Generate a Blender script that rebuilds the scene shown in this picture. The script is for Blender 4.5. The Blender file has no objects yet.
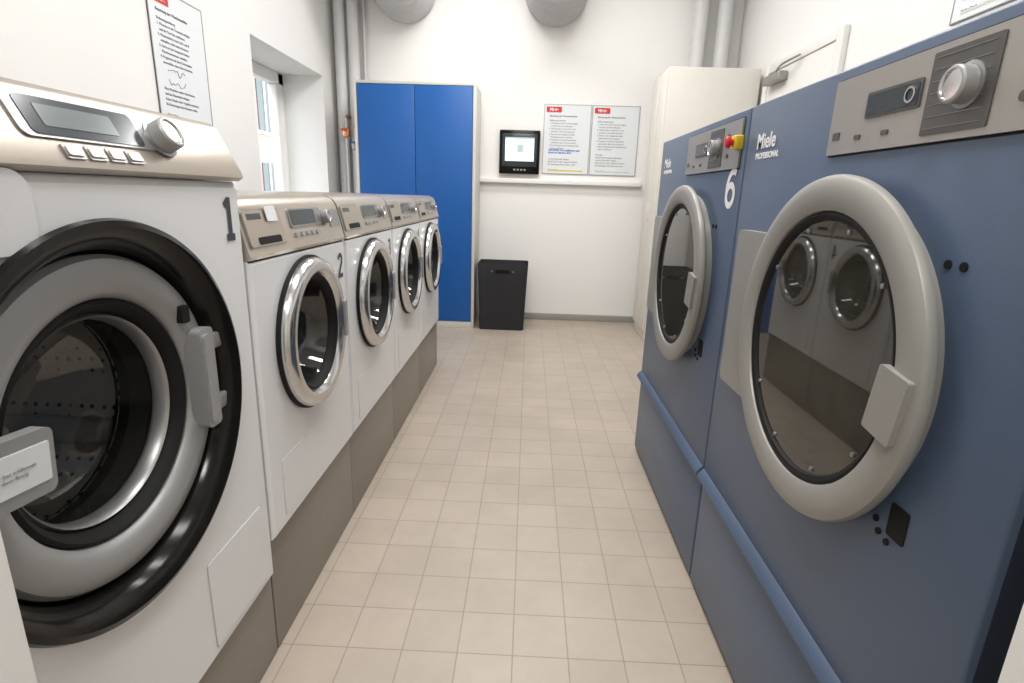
import bpy, bmesh, math, random
from mathutils import Vector, Matrix
random.seed(3)
S=bpy.context.scene
try:
    S.view_settings.view_transform='Standard'
    S.view_settings.look='None'
except Exception as e: print(e)

# ---------------- materials ----------------
def mat(name,col,rough=.5,metal=0.,var=0.,vscale=20.,bump=0.,bscale=60.,ior=None,aniso=None,coat=0,emit=None,es=0):
    m=bpy.data.materials.new(name); m.use_nodes=True
    nt=m.node_tree; N=nt.nodes; L=nt.links
    b=N['Principled BSDF']
    b.inputs['Base Color'].default_value=(*col,1)
    b.inputs['Roughness'].default_value=rough
    b.inputs['Metallic'].default_value=metal
    if ior: b.inputs['IOR'].default_value=ior
    if coat: b.inputs['Coat Weight'].default_value=coat
    if emit:
        b.inputs['Emission Color'].default_value=(*emit,1); b.inputs['Emission Strength'].default_value=es
    tc=N.new('ShaderNodeTexCoord')
    no=N.new('ShaderNodeTexNoise'); no.inputs['Scale'].default_value=vscale; no.inputs['Detail'].default_value=4
    mp=N.new('ShaderNodeMapping')
    if aniso: mp.inputs['Scale'].default_value=aniso
    L.new(tc.outputs['Object'],mp.inputs['Vector']); L.new(mp.outputs['Vector'],no.inputs['Vector'])
    if var>0:
        r=N.new('ShaderNodeMixRGB'); r.inputs[1].default_value=(*[max(0,c*(1-var)) for c in col],1)
        r.inputs[2].default_value=(*[min(1,c*(1+var)) for c in col],1)
        L.new(no.outputs['Fac'],r.inputs[0]); L.new(r.outputs[0],b.inputs['Base Color'])
    if bump>0:
        n2=N.new('ShaderNodeTexNoise'); n2.inputs['Scale'].default_value=bscale; n2.inputs['Detail'].default_value=3
        L.new(mp.outputs['Vector'],n2.inputs['Vector'])
        bp=N.new('ShaderNodeBump'); bp.inputs['Strength'].default_value=bump; bp.inputs['Distance'].default_value=.002
        L.new(n2.outputs['Fac'],bp.inputs['Height']); L.new(bp.outputs['Normal'],b.inputs['Normal'])
    return m

M={}
M['wall']=mat('wall_paint',(.78,.775,.76),.85,var=.015,vscale=3,bump=.15,bscale=90)
M['wall2']=mat('wall_paint_white',(.85,.84,.82),.85,var=.01,vscale=3,bump=.15,bscale=90)
M['ceil']=mat('ceiling_paint',(.85,.84,.82),.9,var=.01)
M['white']=mat('white_enamel',(.75,.755,.765),.28,var=.01,coat=.1)
M['seam']=mat('seam_grey',(.45,.45,.45),.5,var=.02)
M['steel']=mat('warm_brushed_steel',(.52,.465,.405),.32,.85,var=.06,vscale=30,aniso=(1,1,25))
M['plinth']=mat('plinth_steel',(.28,.255,.225),.42,.6,var=.08,vscale=12,aniso=(1,1,10))
M['chrome']=mat('door_chrome',(.60,.60,.60),.18,1.,var=.02)
M['silver']=mat('silver_paint',(.33,.33,.33),.42,.25,var=.03)
M['dring']=mat('grey_door_ring',(.30,.292,.272),.42,.2,var=.02)
M['black']=mat('gloss_black',(.008,.007,.006),.16,var=.1,ior=1.3)
M['rubber']=mat('rubber_black',(.010,.010,.010),.6,var=.1,ior=1.3)
M['disp']=mat('display_dark',(.035,.045,.055),.15,var=.1)
M['lcd']=mat('lcd_segment',(.10,.125,.13),.2,var=.1)
M['dblue']=mat('dryer_blue',(.080,.117,.190),.38,var=.03,vscale=8,bump=.08,bscale=300)
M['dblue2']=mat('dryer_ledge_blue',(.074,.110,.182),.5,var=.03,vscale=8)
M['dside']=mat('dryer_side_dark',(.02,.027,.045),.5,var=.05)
M['dpanel']=mat('dryer_panel_grey',(.37,.35,.325),.38,.5,var=.04,vscale=20,aniso=(8,1,1))
M['dpanelk']=mat('dryer_panel_dark',(.09,.087,.082),.4,.2,var=.08)
M['cabblue']=mat('cabinet_blue',(.003,.095,.36),.4,var=.03,vscale=5)
M['cabgrey']=mat('cabinet_frame',(.60,.58,.53),.5,var=.02)
M['closet']=mat('closet_cream',(.70,.675,.62),.55,var=.015)
M['pipe']=mat('pipe_grey',(.62,.62,.62),.45,.0,var=.05)
M['duct']=mat('duct_grey',(.50,.50,.51),.55,.1,var=.1)
M['felt']=mat('dark_felt',(.022,.022,.024),.95,var=.4,vscale=150,bump=.6,bscale=250)
M['paper']=mat('paper',(.72,.75,.77),.5,var=.01)
M['ink']=mat('ink',(.05,.05,.06),.6,var=.05)
M['inkblue']=mat('ink_blue',(.02,.12,.55),.6,var=.05)
M['red']=mat('red_plastic',(.62,.02,.02),.35,var=.03)
M['yellow']=mat('yellow_plastic',(.75,.55,.03),.4,var=.03)
M['wht']=mat('white_print',(.85,.85,.85),.5,var=.01)
M['copper']=mat('copper',(.6,.3,.17),.3,1.,var=.1)
M['skirt']=mat('baseboard_grey',(.33,.31,.28),.5,var=.04)
M['doorp']=mat('door_paint',(.74,.73,.70),.45,var=.01)
M['metalg']=mat('grey_metal',(.35,.35,.35),.35,.8,var=.04)
M['lamp']=mat('lamp_diffuser',(.9,.9,.9),.5,emit=(1,.98,.95),es=3.8)
M['screen']=mat('lit_screen',(.7,.75,.75),.3,emit=(.88,.92,.91),es=.5)
M['green']=mat('screen_tint',(.45,.55,.52),.3,emit=(.3,.5,.45),es=.2)
M['pink']=mat('render_pink',(.62,.40,.34),.9,var=.05)
M['sill']=mat('frame_white',(.82,.82,.80),.4,var=.01)
M['hall']=mat('hall_paint',(.7,.68,.64),.9,var=.02)

# dryer door glass: dark, reflective, with fine lint
def dglass():
    m=mat('dryer_glass',(.085,.08,.066),.025,ior=1.7,coat=.15)
    nt=m.node_tree;N=nt.nodes;L=nt.links;b=N['Principled BSDF']
    tc=N.new('ShaderNodeTexCoord')
    v=N.new('ShaderNodeTexNoise');v.inputs['Scale'].default_value=5;v.inputs['Detail'].default_value=10;v.inputs['Roughness'].default_value=.75
    L.new(tc.outputs['Object'],v.inputs['Vector'])
    r=N.new('ShaderNodeValToRGB');r.color_ramp.elements[0].position=.35;r.color_ramp.elements[0].color=(.018,.017,.014,1)
    r.color_ramp.elements[1].position=.75;r.color_ramp.elements[1].color=(.062,.058,.045,1)
    L.new(v.outputs['Fac'],r.inputs[0])
    # faint perforated screen behind the pane
    w=N.new('ShaderNodeTexVoronoi');w.inputs['Scale'].default_value=120;w.inputs['Randomness'].default_value=.1
    L.new(tc.outputs['Object'],w.inputs['Vector'])
    r2=N.new('ShaderNodeValToRGB');r2.color_ramp.elements[0].position=.25;r2.color_ramp.elements[0].color=(.75,.75,.75,1)
    r2.color_ramp.elements[1].position=.5;r2.color_ramp.elements[1].color=(1.05,1.05,1.05,1)
    L.new(w.outputs['Distance'],r2.inputs[0])
    mx=N.new('ShaderNodeMixRGB');mx.blend_type='MULTIPLY';mx.inputs[0].default_value=1
    L.new(r.outputs[0],mx.inputs[1]);L.new(r2.outputs[0],mx.inputs[2]);L.new(mx.outputs[0],b.inputs['Base Color'])
    return m
M['dglass']=dglass()
def clearglass(name,tint=(.9,.92,.92),base=.04,edge=.6):
    m=bpy.data.materials.new(name);m.use_nodes=True;nt=m.node_tree;N=nt.nodes;L=nt.links
    for n in list(N):
        if n.type!='OUTPUT_MATERIAL': N.remove(n)
    o=[n for n in N if n.type=='OUTPUT_MATERIAL'][0]
    t=N.new('ShaderNodeBsdfTransparent');t.inputs[0].default_value=(*tint,1)
    g=N.new('ShaderNodeBsdfGlossy');g.inputs['Roughness'].default_value=.03
    f=N.new('ShaderNodeLayerWeight');f.inputs['Blend'].default_value=.5
    p=N.new('ShaderNodeMath');p.operation='POWER';p.inputs[1].default_value=4.5
    k=N.new('ShaderNodeMath');k.operation='MULTIPLY';k.inputs[1].default_value=edge
    a=N.new('ShaderNodeMath');a.operation='ADD';a.inputs[1].default_value=base;a.use_clamp=True
    mx=N.new('ShaderNodeMixShader')
    L.new(f.outputs['Facing'],p.inputs[0]);L.new(p.outputs[0],k.inputs[0]);L.new(k.outputs[0],a.inputs[0])
    L.new(a.outputs[0],mx.inputs[0]);L.new(t.outputs[0],mx.inputs[1]);L.new(g.outputs[0],mx.inputs[2]);L.new(mx.outputs[0],o.inputs[0])
    return m
M['glass']=clearglass('door_glass',(.88,.88,.88),.09,.8)
M['wglass']=clearglass('window_glass',(.96,.98,.98),.02,.5)
def drum():
    m=mat('drum_steel',(.5,.49,.47),.38,.8)
    nt=m.node_tree;N=nt.nodes;L=nt.links;b=N['Principled BSDF']
    tc=N.new('ShaderNodeTexCoord')
    v=N.new('ShaderNodeTexVoronoi');v.inputs['Scale'].default_value=44;v.inputs['Randomness'].default_value=.12
    L.new(tc.outputs['Object'],v.inputs['Vector'])
    r=N.new('ShaderNodeValToRGB');r.color_ramp.elements[0].position=.20;r.color_ramp.elements[0].color=(.015,.015,.015,1)
    r.color_ramp.elements[1].position=.28;r.color_ramp.elements[1].color=(.68,.66,.63,1)
    L.new(v.outputs['Distance'],r.inputs[0]);L.new(r.outputs[0],b.inputs['Base Color'])
    return m
M['drum']=drum()
TS=.14
def floormat():
    m=mat('floor_tiles',(.5,.45,.38),.42)
    nt=m.node_tree;N=nt.nodes;L=nt.links;b=N['Principled BSDF']
    g=N.new('ShaderNodeNewGeometry')
    br=N.new('ShaderNodeTexBrick');br.offset=0;br.squash=1
    br.inputs['Scale'].default_value=1;br.inputs['Brick Width'].default_value=TS;br.inputs['Row Height'].default_value=TS
    br.inputs['Mortar Size'].default_value=.0021;br.inputs['Mortar Smooth'].default_value=.6
    br.inputs['Color1'].default_value=(.425,.362,.300,1);br.inputs['Color2'].default_value=(.398,.338,.279,1)
    br.inputs['Mortar'].default_value=(.26,.22,.18,1)
    L.new(g.outputs['Position'],br.inputs['Vector'])
    n=N.new('ShaderNodeTexNoise');n.inputs['Scale'].default_value=2.2;n.inputs['Detail'].default_value=8;n.inputs['Roughness'].default_value=.7
    L.new(g.outputs['Position'],n.inputs['Vector'])
    r=N.new('ShaderNodeValToRGB');r.color_ramp.elements[0].position=.3;r.color_ramp.elements[0].color=(.86,.86,.86,1)
    r.color_ramp.elements[1].position=.7;r.color_ramp.elements[1].color=(1.06,1.06,1.06,1)
    L.new(n.outputs['Fac'],r.inputs[0])
    mx=N.new('ShaderNodeMixRGB');mx.blend_type='MULTIPLY';mx.inputs[0].default_value=1
    L.new(br.outputs['Color'],mx.inputs[1]);L.new(r.outputs[0],mx.inputs[2]);L.new(mx.outputs[0],b.inputs['Base Color'])
    bp=N.new('ShaderNodeBump');bp.inputs['Strength'].default_value=.2;bp.inputs['Distance'].default_value=.001;bp.invert=True
    L.new(br.outputs['Fac'],bp.inputs['Height']);L.new(bp.outputs['Normal'],b.inputs['Normal'])
    return m
M['floor']=floormat()

# ---------------- mesh helpers ----------------
def link(o,parent=None):
    S.collection.objects.link(o)
    if parent: o.parent=parent
    return o
def meshobj(name,bm,m,parent=None,smooth=False):
    me=bpy.data.meshes.new(name)
    bmesh.ops.recalc_face_normals(bm,faces=bm.faces)
    bm.to_mesh(me);bm.free()
    if smooth:
        for p in me.polygons:p.use_smooth=True
        try: me.set_sharp_from_angle(angle=math.radians(35))
        except Exception: pass
    o=bpy.data.objects.new(name,me);me.materials.append(M[m] if isinstance(m,str) else m)
    return link(o,parent)
def empty(name,loc=(0,0,0),rz=0):
    e=bpy.data.objects.new(name,None);e.location=loc;e.rotation_euler=(0,0,rz);e.empty_display_size=.1
    return link(e)
def box(name,x0,x1,y0,y1,z0,z1,m,parent=None,bev=0,rot=None,seg=3):
    cx,cy,cz=(x0+x1)/2,(y0+y1)/2,(z0+z1)/2
    bm=bmesh.new();bmesh.ops.create_cube(bm,size=1)
    bmesh.ops.scale(bm,vec=(abs(x1-x0),abs(y1-y0),abs(z1-z0)),verts=bm.verts)
    if bev>0: bmesh.ops.bevel(bm,geom=list(bm.edges),offset=bev,segments=seg,affect='EDGES',profile=.5)
    o=meshobj(name,bm,m,parent,smooth=bev>0);o.location=(cx,cy,cz)
    if rot:o.rotation_euler=rot
    return o
def plate(name,cx,cz,w,h,r,y0,y1,m,parent,rot=None,cy=None,seg=6):
    """rounded-corner plate in XZ plane, thickness y0..y1"""
    pts=[]
    for sx,sz,a0 in((1,1,0),(-1,1,90),(-1,-1,180),(1,-1,270)):
        for i in range(seg+1):
            a=math.radians(a0+90*i/seg)
            pts.append((sx*(w/2-r)+r*math.cos(a),sz*(h/2-r)+r*math.sin(a)))
    bm=bmesh.new();ym=(y0+y1)/2
    f=[bm.verts.new((x,y0-ym,z)) for x,z in pts];b=[bm.verts.new((x,y1-ym,z)) for x,z in pts]
    bm.faces.new(f);bm.faces.new(list(reversed(b)));n=len(pts)
    for i in range(n):bm.faces.new((f[i],b[i],b[(i+1)%n],f[(i+1)%n]))
    o=meshobj(name,bm,m,parent,smooth=True);o.location=(cx,ym if cy is None else cy,cz)
    if rot:o.rotation_euler=rot
    return o
def lathe(name,cx,cz,prof,m,parent,n=96,y=0):
    """profile (r,y) spun about local y axis"""
    bm=bmesh.new();rings=[]
    for r,yy in prof:
        if r<1e-6: rings.append([bm.verts.new((0,yy,0))])
        else: rings.append([bm.verts.new((r*math.cos(2*math.pi*i/n),yy,r*math.sin(2*math.pi*i/n))) for i in range(n)])
    for a,b in zip(rings,rings[1:]):
        for i in range(n):
            j=(i+1)%n
            if len(a)==1 and len(b)==1: continue
            if len(a)==1: bm.faces.new((a[0],b[i],b[j]))
            elif len(b)==1: bm.faces.new((a[i],a[j],b[0]))
            else: bm.faces.new((a[i],a[j],b[j],b[i]))
    o=meshobj(name,bm,m,parent,smooth=True);o.location=(cx,y,cz);return o
def prism(name,prof,x0,x1,m,parent):
    """profile (y,z) extruded along x"""
    bm=bmesh.new()
    a=[bm.verts.new((x0,y,z)) for y,z in prof];b=[bm.verts.new((x1,y,z)) for y,z in prof]
    bm.faces.new(a);bm.faces.new(list(reversed(b)));n=len(prof)
    for i in range(n):bm.faces.new((a[i],b[i],b[(i+1)%n],a[(i+1)%n]))
    return meshobj(name,bm,m,parent,smooth=True)
def holefront(name,w,z0,z1,cx,cz,R,depth,m,parent,inner=.12,e=.008):
    """cabinet body: front with round hole, sides, top, bottom, back; softened front edge"""
    bm=bmesh.new()
    ang=[2*math.pi*i/96 for i in range(96)]
    for X,Z in((e,z0+e),(w-e,z0+e),(e,z1-e),(w-e,z1-e)): ang.append(math.atan2(Z-cz,X-cx)%(2*math.pi))
    ang=sorted(ang)
    c=[];o=[];d=[];k=[]
    for a in ang:
        ca,sa=math.cos(a),math.sin(a);t=1e9
        if ca>1e-9:t=min(t,(w-e-cx)/ca)
        if ca<-1e-9:t=min(t,(e-cx)/ca)
        if sa>1e-9:t=min(t,(z1-e-cz)/sa)
        if sa<-1e-9:t=min(t,(z0+e-cz)/sa)
        px,pz=cx+t*ca,cz+t*sa
        c.append(bm.verts.new((cx+R*ca,0,cz+R*sa)));d.append(bm.verts.new((cx+R*ca,inner,cz+R*sa)))
        o.append(bm.verts.new((px,0,pz)))
        qx=0 if px<e+1e-5 else (w if px>w-e-1e-5 else px); qz=z0 if pz<z0+e+1e-5 else (z1 if pz>z1-e-1e-5 else pz)
        k.append(((qx,e,qz)))
    k1=[bm.verts.new(p) for p in k];k2=[bm.verts.new((p[0],depth,p[2])) for p in k]
    n=len(ang)
    for i in range(n):
        j=(i+1)%n
        bm.faces.new((c[i],c[j],o[j],o[i]));bm.faces.new((d[i],d[j],c[j],c[i]))
        bm.faces.new((o[i],o[j],k1[j],k1[i]));bm.faces.new((k1[i],k1[j],k2[j],k2[i]))
    bm.faces.new(k2)
    return meshobj(name,bm,m,parent,smooth=True)
def txt(body,x,y,z,size,m,parent,align='LEFT',rot=(math.pi/2,0,0),ex=.0004,ls=1.,bold=0):
    cu=bpy.data.curves.new('lettering','FONT');cu.body=body;cu.size=size;cu.align_x=align;cu.extrude=ex;cu.space_line=ls
    cu.offset=bold
    o=bpy.data.objects.new('lettering',cu);cu.materials.append(M[m]);link(o,parent)
    o.location=(x,y,z);o.rotation_euler=rot;return o
def strokes(name,paths,wd,m,parent,y=-.002):
    """bold numeral from flat ribbon strokes in the XZ plane, slightly raised"""
    bm=bmesh.new()
    for q_i,P in enumerate(paths):
        n=len(P);L=[];R=[];closed=(Vector(P[0])-Vector(P[-1])).length<1e-6
        yy=y-.0002*q_i
        for i in range(n):
            if closed and i in(0,n-1): a=Vector(P[-2]);b=Vector(P[1])
            else: a=Vector(P[max(i-1,0)]);b=Vector(P[min(i+1,n-1)])
            t=(b-a).normalized();nn=Vector((-t.y,t.x))*wd/2;p=Vector(P[i])
            L.append((p+nn));R.append((p-nn))
        lf=[bm.verts.new((q.x,yy,q.y)) for q in L];rf=[bm.verts.new((q.x,yy,q.y)) for q in R]
        for i in range(n-1):
            bm.faces.new((lf[i],lf[i+1],rf[i+1],rf[i]))
    return meshobj(name,bm,m,parent)
def arc(cx,cz,rx,rz,a0,a1,n=20):
    return [(cx+rx*math.cos(math.radians(a0+(a1-a0)*i/n)),cz+rz*math.sin(math.radians(a0+(a1-a0)*i/n))) for i in range(n+1)]
def numeral(c,x,z,h,m,parent,y=-.0012):
    u=h;wd=.17*u
    D={'1':[[(-.16,.30),(.02,.46)],[(.02,.5),(.02,-.5)],[(-.16,-.43),(.2,-.43)]],
       '2':[arc(0,.22,.2,.2,170,-35)+[(-.2,-.38)],[(-.27,-.42),(.27,-.42)]],
       '3':[arc(0,.21,.19,.2,150,-90),arc(0,-.2,.21,.22,90,-150)],
       '4':[[(.1,.5),(.1,-.5)],[(.06,.46),(-.25,-.18)],[(-.3,-.2),(.26,-.2)]],
       '5':[[(.22,.43),(-.16,.43)],[(-.15,.46),(-.18,.02)],arc(0,-.18,.2,.24,140,-150)],
       '6':[arc(0,-.17,.27,.26,0,360,40),arc(.10,-.02,.37,.46,60,150,14)+[(-.27,.08),(-.27,-.17)]]}
    paths=[[(x+a*u,z+b*u) for a,b in P] for P in D[c]]
    return strokes('numeral',paths,wd,m,parent,y)
def tube(name,pts,r,m,parent=None,n=24,ribs=0,ramp=0.0):
    P=[Vector(p) for p in pts];path=[]
    if len(P)==2:
        path=[P[0].lerp(P[1],i/ max(1,ribs or 1)) for i in range((ribs or 1)+1)]
    else:
        E=[2*P[0]-P[1]]+P+[2*P[-1]-P[-2]];k=ribs or 8
        for i in range(1,len(E)-2):
            a,b,c,d=E[i-1:i+3]
            for s in range(k):
                t=s/k
                path.append(.5*((2*b)+(-a+c)*t+(2*a-5*b+4*c-d)*t*t+(-a+3*b-3*c+d)*t**3))
        path.append(P[-1])
    bm=bmesh.new();rings=[];up=None
    for i,p in enumerate(path):
        t=(path[min(i+1,len(path)-1)]-path[max(i-1,0)]).normalized()
        if i==0 and ribs: t=(P[1]-P[0]).normalized()
        if up is None: up=Vector((1,0,0)) if abs(t.x)<.9 else Vector((0,1,0))
        s=t.cross(up).normalized();up=s.cross(t).normalized()
        rr=r*(1+ (ramp if i%2 else -ramp))
        rings.append([bm.verts.new(p+rr*(math.cos(2*math.pi*j/n)*s+math.sin(2*math.pi*j/n)*up)) for j in range(n)])
    for a,b in zip(rings,rings[1:]):
        for j in range(n):bm.faces.new((a[j],a[(j+1)%n],b[(j+1)%n],b[j]))
    bm.faces.new(rings[0]);bm.faces.new(list(reversed(rings[-1])))
    return meshobj(name,bm,m,parent,smooth=True)

# ---------------- room ----------------
XL,XR,YB,YF,ZC=-1.70,1.68,5.03,.41,3.2
box('floor',-2.15,2.1,-2.2,5.3,-.1,0,'floor')
box('ceiling',-2.15,2.1,-2.2,5.3,ZC,ZC+.1,'ceil')
box('wall_back',-2.12,2.1,YB,YB+.2,0,ZC,'wall2')
box('wall_right',XR,XR+.2,YF,YB,0,ZC,'wall')
WY0,WY1,WZ0,WZ1=3.54,4.72,.95,2.0
def joined(name,boxes,m):
    bm=bmesh.new()
    for x0,x1,y0,y1,z0,z1 in boxes:
        r=bmesh.ops.create_cube(bm,size=1)
        for v in r['verts']:
            v.co=Vector(((x0+x1)/2+v.co.x*(x1-x0),(y0+y1)/2+v.co.y*(y1-y0),(z0+z1)/2+v.co.z*(z1-z0)))
    return meshobj(name,bm,m)
joined('wall_left',[(XL-.42,XL,YF,WY0,0,ZC),(XL-.42,XL,WY1,YB,0,ZC),(XL-.42,XL,WY0,WY1,0,WZ0),(XL-.42,XL,WY0,WY1,WZ1,ZC),
    (XL,XL+.07,YF,2.03,0,ZC)],'wall')
joined('wall_front',[(-2.12,-.46,.27,YF,0,ZC),(.44,1.88,.27,YF,0,ZC),(-.46,.44,.27,YF,2.1,ZC)],'wall')
# hallway behind the doorway
box('wall_hall_left',-1.6,-1.5,-2.1,.27,0,ZC,'hall');box('wall_hall_right',1.5,1.6,-2.1,.27,0,ZC,'hall')
box('wall_hall_end',-1.6,1.6,-2.2,-2.1,0,ZC,'hall')
box('baseboard_back',-.44,1.68,YB-.015,YB,0,.06,'skirt',bev=.003)
box('trim_rail',-.46,.97,YB-.045,YB,1.225,1.265,'sill',bev=.006)

# window
w=empty('window_1',(XL-.36,WY0,WZ0))
H=WZ1-WZ0;W=WY1-WY0
for n,a in(('frame_bottom',(0,W,0,.07)),('frame_top',(0,W,H-.09,H)),('frame_near',(0,.09,0,H)),('frame_far',(W-.09,W,0,H)),
    ('sash_far',(W-.14,W-.09,.07,H-.09))):
    box(n,-.035,.035,a[0]+.001,a[1]-.001,a[2]+.001,a[3]-.001,'sill',w,bev=.006)
box('pane',-.004,.004,.05,W-.05,.05,H-.05,'wglass',w)
box('sill_board',.03,.355,.002,W-.002,.0,.025,'sill',w,bev=.005)
tube('handle',[(.03,.06,.45),(.07,.06,.45),(.07,.06,.33)],.009,'metalg',w)
# outside house
b=empty('building_facade',(-9,0,0))
box('render_wall',0,.3,-4,30,-.3,5.0,'pink',b)
for y in(6.0,10.5,18.2,24.5):
    for z in(.3,2.9):
        box('facade_window',.28,.34,y,y+.9,z,z+1.6,'lcd',b);box('facade_frame',.27,.36,y-.08,y+.98,z-.12,z-.02,'sill',b)
        box('facade_glazing_bar',.33,.37,y+.41,y+.49,z,z+1.6,'sill',b)
box('ground',-14,-2.3,-6,32,-.3,-.1,'skirt')

# right wall door with closer
d=empty('door_1',(XR,3.30,0))
box('leaf',-.025,-.001,.07,.95,.01,2.0,'doorp',d,bev=.004)
for n,a in(('frame_near',(0,.07,0,2.06)),('frame_far',(.95,1.02,0,2.06)),('frame_head',(.07,.95,2.0,2.06))):
    box(n,-.035,-.001,a[0],a[1],a[2],a[3],'doorp',d,bev=.005)
box('closer_body',-.09,-.025,.64,.90,1.91,1.965,'metalg',d,bev=.008)
tube('closer_arm',[(-.07,.74,1.968),(-.10,.58,1.985),(-.05,.45,2.015)],.007,'metalg',d)
tube('lever',[(-.03,.15,1.02),(-.08,.15,1.02),(-.08,.27,1.02)],.01,'metalg',d)

# ---------------- washing machines ----------------
def knob(cx,cz,R,y,par,t=0,h=.03,m='chrome'):
    lathe('knob_collar',cx,cz,[(R*1.22,0),(R*1.22,-.003),(R*1.02,-.004)],'metalg',par,48,y).rotation_euler=(t,0,0)
    o=lathe('selector_knob',cx,cz,[(R,0),(R,-h*.9),(R*.92,-h),(R*.80,-h-.0005)],'silver',par,48,y);o.rotation_euler=(t,0,0)
    o=lathe('knob_cap',cx,cz,[(R*.80,-h-.0005),(R*.76,-h+.002),(0,-h+.001)],m,par,48,y);o.rotation_euler=(t,0,0)
    return o
def small_washer(i,y0,num):
    p=empty('washing_machine',(-.575,y0,.307),math.pi/2)
    w=.592
    cx,cz=.285,.445
    holefront('body',w,0,.663,cx,cz,.142,.68,'white',p)
    prism('control_fascia',[(.0,.664),(-.004,.672),(.0,.682),(.022,.770),(.034,.786),(.06,.796),(.68,.798),(.68,.664)],0,w,'steel',p)
    box('fascia_gap',.004,w-.004,.004,.1,.657,.6645,'rubber',p)
    t=-math.atan2(.022,.088)
    def F(s): return .022*s-.0015,.682+.088*s
    def pp(n,x0,x1,s0,s1,m,th=.004,r=.004):
        ya,za=F((s0+s1)/2)
        return plate(n,(x0+x1)/2,za,x1-x0,(s1-s0)*.0907,r,-th/2,th/2,m,p,(t,0,0),ya)
    pp('drawer_outline',.012,.188,.06,.97,'metalg',.002,.008)
    pp('detergent_drawer',.015,.185,.09,.94,'steel',.006,.007)
    pp('drawer_grip',.05,.16,.12,.30,'rubber',.0075,.006)
    pp('display_bezel',.235,.440,.42,.93,'metalg',.004,.006)
    pp('display',.242,.395,.48,.89,'disp',.0055,.004)
    for k in range(5): pp('button',.245+k*.034,.267+k*.034,.16,.29,'silver',.007,.003)
    ya,za=F(.62);knob(.460,za,.018,ya-.001,p,t,.018)
    pp('reader_panel',.50,.58,.3,.85,'metalg',.003,.003)
    pp('brand_tag',.03,.09,.72,.86,'disp',.0075,.001)
    # door
    lathe('door_ring',cx,cz,[(.144,.02),(.196,.0),(.199,-.010),(.197,-.024),(.190,-.034),(.180,-.038),(.165,-.036),(.152,-.024),(.143,.004),(.141,.03)],'chrome',p)
    lathe('door_ring_edge',cx,cz,[(.2,.0005),(.2035,-.002),(.2035,-.010),(.199,-.011)],'rubber',p)
    lathe('door_inner_rim',cx,cz,[(.152,-.020),(.149,-.024),(.142,-.018),(.136,.0),(.134,.03)],'rubber',p)
    lathe('door_glass',cx,cz,[(.137,.0),(.132,.01),(.118,.055),(.095,.075),(.05,.085),(0,.087)],'glass',p)
    lathe('gasket',cx,cz,[(.141,.03),(.139,.06),(.120,.085),(.118,.11),(.13,.125)],'rubber',p)
    lathe('drum',cx,cz,[(.122,.115),(.2,.125),(.205,.16),(.205,.42),(.17,.43),(.05,.435),(0,.435)],'drum',p)
    plate('door_grip',cx+.178,cz,.018,.11,.008,-.042,-.034,'silver',p)
    plate('flap_gap',.138,.103,.148,.152,.006,-.0006,.001,'seam',p)
    plate('service_flap',.138,.103,.145,.149,.005,-.0016,.001,'white',p)
    numeral(num,.545,.590,.075,'ink',p)
    box('base_shadow_gap',.01,w-.01,.02,.66,-.004,.001,'rubber',p)
    if i==0: plate('sticker',.135,.757,.05,.034,.002,.005,.0065,'paper',p,(t,0,0),.0105)
    return p
for i in range(4): small_washer(i,1.112+.603*i,str(i+2))

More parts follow.
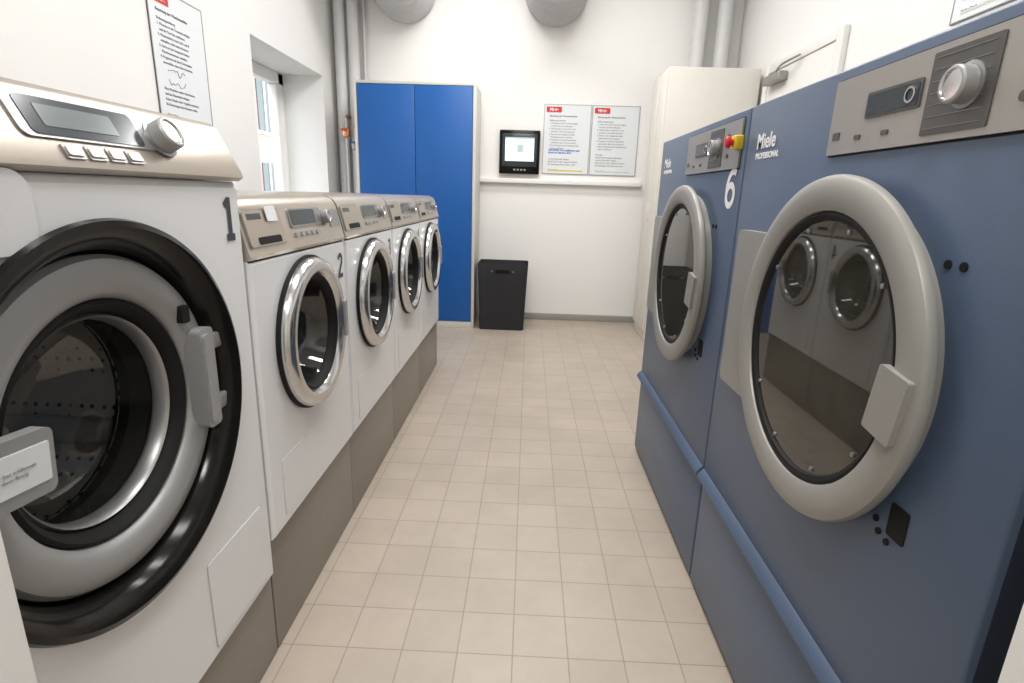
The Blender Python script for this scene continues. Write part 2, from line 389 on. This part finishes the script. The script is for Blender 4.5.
# large washer
def big_washer():
    p=empty('washing_machine',(-.575,.415,.225),math.pi/2)
    w=.685;cx,cz=.311,.557
    holefront('body',w,0,.904,cx,cz,.268,.88,'white',p,inner=.10,e=.012)
    prism('control_fascia',[(.0,.905),(-.010,.912),(-.008,.920),(.034,1.000),(.046,1.010),(.07,1.014),(.88,1.014),(.88,.905)],0,w,'steel',p)
    t=-math.atan2(.042,.080)
    def F(s): return -.008+.042*s-.001,.920+.080*s
    def pp(n,x0,x1,s0,s1,m,th=.004,r=.004):
        ya,za=F((s0+s1)/2)
        return plate(n,(x0+x1)/2,za,x1-x0,(s1-s0)*.0904,r,-th/2,th/2,m,p,(t,0,0),ya)
    pp('display_bezel',.225,.480,.30,.93,'metalg',.004,.012)
    pp('display',.240,.432,.34,.89,'disp',.006,.008)
    pp('lcd',.262,.385,.46,.78,'lcd',.0075,.003)
    for k in range(4):
        x=.272+k*.036
        pp('button_frame',x-.003,x+.027,.02,.24,'metalg',.004,.003);pp('button',x,x+.024,.06,.20,'steel',.008,.002)
    ya,za=F(.54);knob(.478,za,.025,ya-.001,p,t,.026)
    # drawer cover upper left
    plate('drawer_gap',.104,.858,.224,.098,.03,-.0008,.001,'seam',p)
    plate('detergent_drawer',.103,.860,.219,.094,.028,-.005,.001,'white',p)
    # door assembly
    lathe('outer_bezel',cx,cz,[(.288,.001),(.292,-.006),(.289,-.014),(.280,-.018),(.270,-.014),(.258,.0),(.250,.016),(.245,.034)],'black',p,128)
    lathe('bezel_groove',cx,cz,[(.256,.02),(.250,.05),(.225,.055)],'rubber',p)
    lathe('door_ring',cx,cz,[(.240,.05),(.242,.028),(.236,.018),(.224,.013),(.205,.012),(.190,.016),(.182,.024),(.178,.036),(.176,.05)],'silver',p,128)
    lathe('door_inner_rim',cx,cz,[(.178,.030),(.172,.026),(.163,.034),(.156,.055),(.154,.08)],'rubber',p)
    lathe('glass_rim',cx,cz,[(.158,.050),(.154,.044),(.149,.050),(.147,.07)],'metalg',p)
    lathe('door_glass',cx,cz,[(.152,.048),(.144,.08),(.126,.125),(.095,.145),(.05,.155),(0,.157)],'glass',p)
    lathe('gasket',cx,cz,[(.256,.05),(.22,.07),(.175,.09),(.160,.12),(.165,.15)],'rubber',p)
    lathe('drum',cx,cz,[(.160,.14),(.25,.16),(.27,.2),(.27,.45),(.2,.47),(.06,.475),(0,.475)],'drum',p)
    for k in range(3):
        a=math.radians(90+120*k)
        o=box('drum_lifter',-.025,.025,-.125,.125,-.03,.03,'silver',p,bev=.015);o.location=(cx+.245*math.cos(a),.33,cz+.245*math.sin(a));o.rotation_euler=(0,-a+math.pi/2,0)
    # hinge on right
    plate('hinge_block',cx+.193,cz+.002,.040,.185,.010,-.010,.02,'silver',p)
    plate('hinge_block_face',cx+.188,cz+.002,.020,.165,.007,-.014,-.008,'silver',p)
    box('hinge_arm',cx+.205,cx+.262,.0,.02,cz+.045,cz+.075,'silver',p,bev=.004);box('hinge_arm',cx+.205,cx+.262,.0,.02,cz-.075,cz-.045,'silver',p,bev=.004)
    plate('hinge_slot',cx+.165,cz+.125,.02,.03,.004,.004,.02,'rubber',p)
    # handle on left
    r5=(0,math.radians(5),0)
    plate('handle_grip',.090,.588,.120,.078,.010,-.030,-.012,'silver',p,r5)
    plate('handle_label',.092,.588,.100,.046,.002,-.0315,-.0295,'paper',p,r5)
    txt('Bitte Tuer fest schliessen\nClose the door firmly',.052,-.032,.592,.007,'seam',p,rot=(math.pi/2,math.radians(5),0))
    box('handle_stem',.045,.065,-.014,.02,.57,.61,'silver',p,bev=.004)
    plate('flap_gap',.542,.118,.212,.190,.008,-.0008,.001,'seam',p)
    plate('service_flap',.542,.118,.208,.186,.007,-.0022,.001,'white',p)
    numeral('1',.634,.835,.080,'ink',p)
    return p
big_washer()

# plinths
pl=empty('machine_plinth',(-.588,.415,0),math.pi/2)
box('plinth_panel_large',0,.684,0,.8,.0,.222,'plinth',pl,bev=.002)
for i in range(4): box('plinth_panel',.690+.603*i,1.290+.603*i,0,.6,.0,.302,'plinth',pl,bev=.002)

# ---------------- dryers ----------------
def dryer(y0,num):
    p=empty('tumble_dryer',(.53,y0,0),-math.pi/2)
    w=.903;cx,cz=.505,.880
    box('body',0,w,.0,.85,.375,1.345,'dblue',p,bev=.004)
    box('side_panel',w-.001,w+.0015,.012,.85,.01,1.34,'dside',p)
    box('lower_drawer',.002,w-.002,.001,.85,.015,.352,'dblue',p,bev=.004)
    box('foot_rail',.01,w-.01,.03,.83,0,.016,'rubber',p)
    prism('drawer_lip',[(.0,.345),(-.014,.349),(-.018,.354),(-.016,.364),(-.004,.378),(.0,.380)],.002,w-.002,'dblue2',p)
    plate('fascia_gap',.635,1.265,.486,.126,.004,-.001,.001,'rubber',p)
    plate('control_fascia',.635,1.265,.480,.120,.004,-.006,.001,'dpanel',p)
    plate('display_bezel',.560,1.272,.124,.038,.003,-.0085,-.005,'dpanelk',p)
    plate('display',.560,1.272,.116,.030,.003,-.0095,-.008,'disp',p)
    lathe('card_reader',.602,1.272,[(.011,0),(.011,-.002),(.008,-.002)],'chrome',p,24,-.009)
    plate('selector_field',.690,1.265,.112,.102,.003,-.0075,-.005,'dpanelk',p)
    for k in range(7):
        box('selector_mark',.640,.735,-.0083,-.007,1.222+k*.0145,1.2226+k*.0145,'metalg',p)
    knob(.705,1.266,.022,-.007,p,0,.022)
    for k in range(2): plate('button',.485+k*.07,1.228,.016,.007,.002,-.008,-.005,'dpanelk',p)
    plate('badge',.42,1.235,.02,.012,.001,-.0075,-.005,'dpanelk',p)
    for zz in(1.24,1.265,1.29): lathe('indicator_button',.79,zz,[(.006,-.005),(.006,-.009),(0,-.0095)],'dpanelk',p,20)
    txt('Miele',.062,-.001,1.243,.046,'wht',p,bold=.001);txt('PROFESSIONAL',.062,-.001,1.220,.018,'wht',p,bold=.0006)
    plate('hinge_cover',.185,cz-.009,.215,.375,.018,-.022,.001,'dring',p)
    # flanged door: narrower hub behind a wide front ring
    lathe('door_hub',cx,cz,[(.262,.0),(.260,-.030)],'dring',p,128)
    lathe('door_ring',cx,cz,[(.255,-.025),(.285,-.025),(.2885,-.028),(.2895,-.034),(.287,-.041),(.281,-.045),(.268,-.047),(.242,-.046),(.233,-.041),(.230,-.030)],'dring',p,128)
    lathe('door_gasket',cx,cz,[(.2315,-.037),(.226,-.039),(.219,-.036),(.216,-.031)],'rubber',p,128)
    lathe('door_glass',cx,cz,[(.232,-.031),(.1,-.0315),(0,-.0315)],'dglass',p,128)
    for a in(40,75,110,145,215,250,290,325):
        a=math.radians(a)
        lathe('ring_clip',cx+.208*math.cos(a),cz+.208*math.sin(a),[(.004,-.031),(.004,-.034),(0,-.035)],'metalg',p,16)
    plate('handle_pad',.748,.868,.060,.095,.004,-.054,-.043,'dring',p,(0,math.radians(8),0))
    plate('latch_socket',.752,.694,.036,.050,.004,-.002,.001,'rubber',p)
    for dx,dz in((-.02,-.035),(-.03,-.02),(.0,-.04)): lathe('latch_screw',.739+dx,.697+dz,[(.005,.0),(.005,-.003),(0,-.003)],'rubber',p,16)
    for dx in(-.013,.013): lathe('vent_hole',.744+dx,1.053,[(.006,.0),(.006,-.002),(0,-.002)],'rubber',p,20)
    if num:
        numeral(num,.834,1.155,.100,'wht',p)
        box('stop_box',.852,.884,-.022,.0,1.250,1.284,'yellow',p,bev=.004)
        lathe('stop_button',.868,1.267,[(.008,-.020),(.008,-.028),(.014,-.030),(.014,-.037),(.010,-.041),(0,-.042)],'red',p,32)
    return p
dryer(2.345,'6');dryer(1.435,None)

# ---------------- back of room ----------------
c=empty('storage_cabinet',(-1.41,4.56,0))
w=.965
box('carcass',0,w,.02,.42,.0,1.95,'cabgrey',c,bev=.003)
box('door_left_leaf',.028,w/2-.002,.0,.03,.06,1.925,'cabblue',c,bev=.003)
box('door_right_leaf',w/2+.002,w-.028,.0,.03,.06,1.925,'cabblue',c,bev=.003)
for n,a in(('stile_l',(0,.024,0,1.95)),('stile_r',(w-.024,w,0,1.95)),('rail_t',(.024,w-.024,1.929,1.95)),('rail_b',(.024,w-.024,0,.055))):
    box(n,a[0],a[1],.003,.025,a[2],a[3],'cabgrey',c,bev=.002)
box('lock',w-.055,w-.045,-.006,.002,1.0,1.03,'cabblue',c,bev=.002)

c=empty('laundry_basket',(-.205,4.52,0))
def basket(par):
    bm=bmesh.new();rings=[]
    def ring(w,d,z,r=.03):
        pts=[]
        for sx,sy,a0 in((1,1,0),(-1,1,90),(-1,-1,180),(1,-1,270)):
            for i in range(5):
                a=math.radians(a0+90*i/4);pts.append((sx*(w/2-r)+r*math.cos(a),.17+sy*(d/2-r)+r*math.sin(a),z))
        return [bm.verts.new(q) for q in pts]
    for w_,d_,z_ in((.38,.30,0),(.395,.31,.2),(.41,.325,.4),(.425,.34,.56),(.421,.336,.566),(.413,.328,.56),(.39,.31,.3),(.368,.288,.012)): rings.append(ring(w_,d_,z_))
    for a,b in zip(rings,rings[1:]):
        n=len(a)
        for j in range(n):bm.faces.new((a[j],a[(j+1)%n],b[(j+1)%n],b[j]))
    bm.faces.new(rings[0]);bm.faces.new(rings[-1])
    return meshobj('felt_shell',bm,'felt',par,smooth=True)
basket(c)
plate('grip_hole_front',0,.505,.12,.030,.012,-.003,.003,'black',c,cy=.0015)
lathe('grip_rivet',-.09,.505,[(.006,0),(.006,-.004),(0,-.005)],'metalg',c,16,.001);lathe('grip_rivet',.09,.505,[(.006,0),(.006,-.004),(0,-.005)],'metalg',c,16,.001)

c=empty('tall_closet',(.98,4.36,0))
box('carcass',0,.66,0,.45,.0,2.06,'closet',c,bev=.004)
box('door_seam',-.0012,.001,.222,.226,.08,2.03,'seam',c)
box('door_panel_1',-.016,0,.006,.221,.08,2.045,'closet',c,bev=.003);box('door_panel_2',-.016,0,.227,.444,.08,2.045,'closet',c,bev=.003)
box('grip',-.030,-.014,.19,.2,.95,1.1,'closet',c,bev=.003)

# vertical pipes
for x in(1.31,1.505):
    tube('heating_pipe',[(x,4.92,0),(x,4.92,ZC)],.058,'pipe')
c=empty('water_pipe_assembly',(0,0,0))
tube('pipe_a',[(-1.615,4.93,0),(-1.615,4.93,ZC)],.045,'pipe',c)
tube('pipe_b',[(-1.505,4.93,0),(-1.505,4.93,ZC)],.045,'pipe',c)
tube('pipe_thin',[(-1.43,4.99,1.2),(-1.43,4.99,ZC)],.014,'pipe',c)
tube('copper_feed',[(-1.56,4.82,1.0),(-1.56,4.82,1.7)],.010,'pipe',c)
tube('copper_feed_b',[(-1.49,4.82,1.0),(-1.49,4.82,1.62)],.010,'pipe',c)
tube('copper_link',[(-1.56,4.82,1.7),(-1.56,4.86,1.72),(-1.56,4.93,1.72)],.012,'copper',c)
tube('copper_link_b',[(-1.49,4.82,1.62),(-1.49,4.86,1.64),(-1.49,4.93,1.64)],.012,'copper',c)
box('valve_body',-1.59,-1.53,4.79,4.85,1.55,1.62,'copper',c,bev=.01)
box('valve_body_b',-1.515,-1.465,4.79,4.85,1.45,1.52,'metalg',c,bev=.01)
box('valve_lever_red',-1.595,-1.535,4.77,4.785,1.60,1.612,'red',c,bev=.004)
box('valve_lever_blue',-1.52,-1.46,4.77,4.785,1.50,1.512,'cabblue',c,bev=.004)
# corrugated ducts
for x in(-1.08,.155):
    tube('flexible_duct',[(x,5.02,2.73),(x,4.85,2.725),(x,4.65,2.77),(x,4.5,2.90),(x,4.46,3.05),(x,4.46,3.19)],.25,'duct',n=48,ribs=8,ramp=.035)

# control terminal
c=empty('wall_terminal',(-.105,YB,1.485))
box('housing',-.175,.175,-.05,0,-.18,.18,'black',c,bev=.008)
box('screen_glass',-.15,.15,-.053,-.049,-.12,.15,'disp',c,bev=.002)
box('display_image',-.125,.125,-.055,-.052,-.075,.120,'screen',c)
box('display_bar',-.125,.125,-.0565,-.0545,.108,.120,'green',c)
box('display_list',-.02,.03,-.0565,-.0545,.0,.06,'green',c)
for k in range(4):box('keypad_key',-.05+k*.03,-.032+k*.03,-.0545,-.05,-.155,-.14,'metalg',c,bev=.002)

lorem=["Bedienungsanleitung","1. Waesche in die Trommel einlegen","   und die Tuer fest schliessen.","2. Waschmittel in das Fach I und II","   einfuellen, nicht ueberdosieren.","3. Karte an das Lesegeraet halten","   Maschinennummer waehlen.","4. Programm mit dem Drehschalter","   auswaehlen, dann Start druecken.","5. Nach Programmende Waesche bitte","   sofort entnehmen.","","Hinweise","Bitte Maschine sauber hinterlassen","und das Flusensieb reinigen.","Keine Schuhe oder Teppiche waschen.","Bei Stoerungen den Hauswart rufen.","","Vielen Dank"]
def poster(loc,rz,w,h,blue=False,hand=False):
    p=empty('instruction_poster',loc,rz)
    box('sheet',0,w,-.006,-.001,0,h,'paper',p)
    for n,a in(('edge_l',(0,.005,0,h)),('edge_r',(w-.005,w,0,h)),('edge_b',(0,w,0,.005)),('edge_t',(0,w,h-.005,h))):
        box(n,a[0],a[1],-.0075,-.002,a[2],a[3],'metalg',p)
    box('logo_block',.02,.15,-.0075,-.005,h-.065,h-.02,'red',p)
    txt('Miele',.085,-.008,h-.055,.035,'wht',p,'CENTER',bold=.001)
    y=h-.10
    txt("Benutzung der Waschmaschine",.05,-.0065,y,.0185,'ink',p,bold=.0003);y-=.035
    for i,l in enumerate(lorem):
        if blue and i in(11,12,13):
            txt("WICHTIG: Tuer schliessen und\nKarte bereithalten 24 h" if i==11 else "",.05,-.0065,y+.004,.021,'inkblue',p,bold=.001)
        elif l and not(hand and 8<i<13): txt(l,.05,-.0065,y,.0165,'ink',p,bold=0)
        y-=.0225
    if hand:
        random.seed(5)
        for r in range(2):
            pts=[(.09+i*.014,-.0075,.225-r*.045+random.uniform(-.015,.015)) for i in range(10)]
            tube('signature',pts,.0010,'ink',p,n=6)
    box('footer',.05,w-.05,-.0075,-.005,.025,.035,'yellow' if blue else 'cabgrey',p)
    return p
poster((.095,YB,1.315),0,.405,.57,True)
poster((.508,YB,1.315),0,.405,.57)
poster((XL,2.61,1.40),math.pi/2,.42,.57,hand=True)
poster((XR,2.52,1.84),-math.pi/2,.42,.57)

for y in(1.35,2.75,4.1):
    c=empty('ceiling_lamp',(0,y,ZC))
    box('housing',-.65,.65,-.16,.16,-.07,0,'sill',c,bev=.01)
    box('diffuser',-.63,.63,-.14,.14,-.082,-.068,'lamp',c,bev=.005)
    l=bpy.data.lights.new('lamp_light','AREA');l.shape='RECTANGLE';l.size=1.3;l.size_y=.35;l.energy=31;l.color=(1,.985,.965)
    o=bpy.data.objects.new('lamp_light',l);link(o,c);o.location=(0,0,-.10)
c=empty('ceiling_lamp',(0,-.7,ZC))
box('housing',-.3,.3,-.3,.3,-.06,0,'sill',c,bev=.01);box('diffuser',-.28,.28,-.28,.28,-.075,-.058,'lamp',c)
l=bpy.data.lights.new('hall_light','AREA');l.size=.6;l.energy=48;l.color=(1,.985,.96)
o=bpy.data.objects.new('hall_light',l);link(o,c);o.location=(0,0,-.09)

# world
wd=bpy.data.worlds.new('sky');S.world=wd;wd.use_nodes=True
wd.node_tree.nodes['Background'].inputs[0].default_value=(.88,.93,1,1);wd.node_tree.nodes['Background'].inputs[1].default_value=4.0

# camera
cam=bpy.data.cameras.new('camera');co=bpy.data.objects.new('camera',cam);link(co)
cam.sensor_width=36;cam.lens=19.125;cam.clip_start=.02
r=Vector((.999,.0319,.031)).normalized();f=Vector((-.0227,.9654,-.2591)).normalized()
f=(f-f.dot(r)*r).normalized();u=r.cross(f)
co.matrix_world=Matrix(((r.x,u.x,-f.x,0),(r.y,u.y,-f.y,0),(r.z,u.z,-f.z,1.12),(0,0,0,1)))
S.camera=co
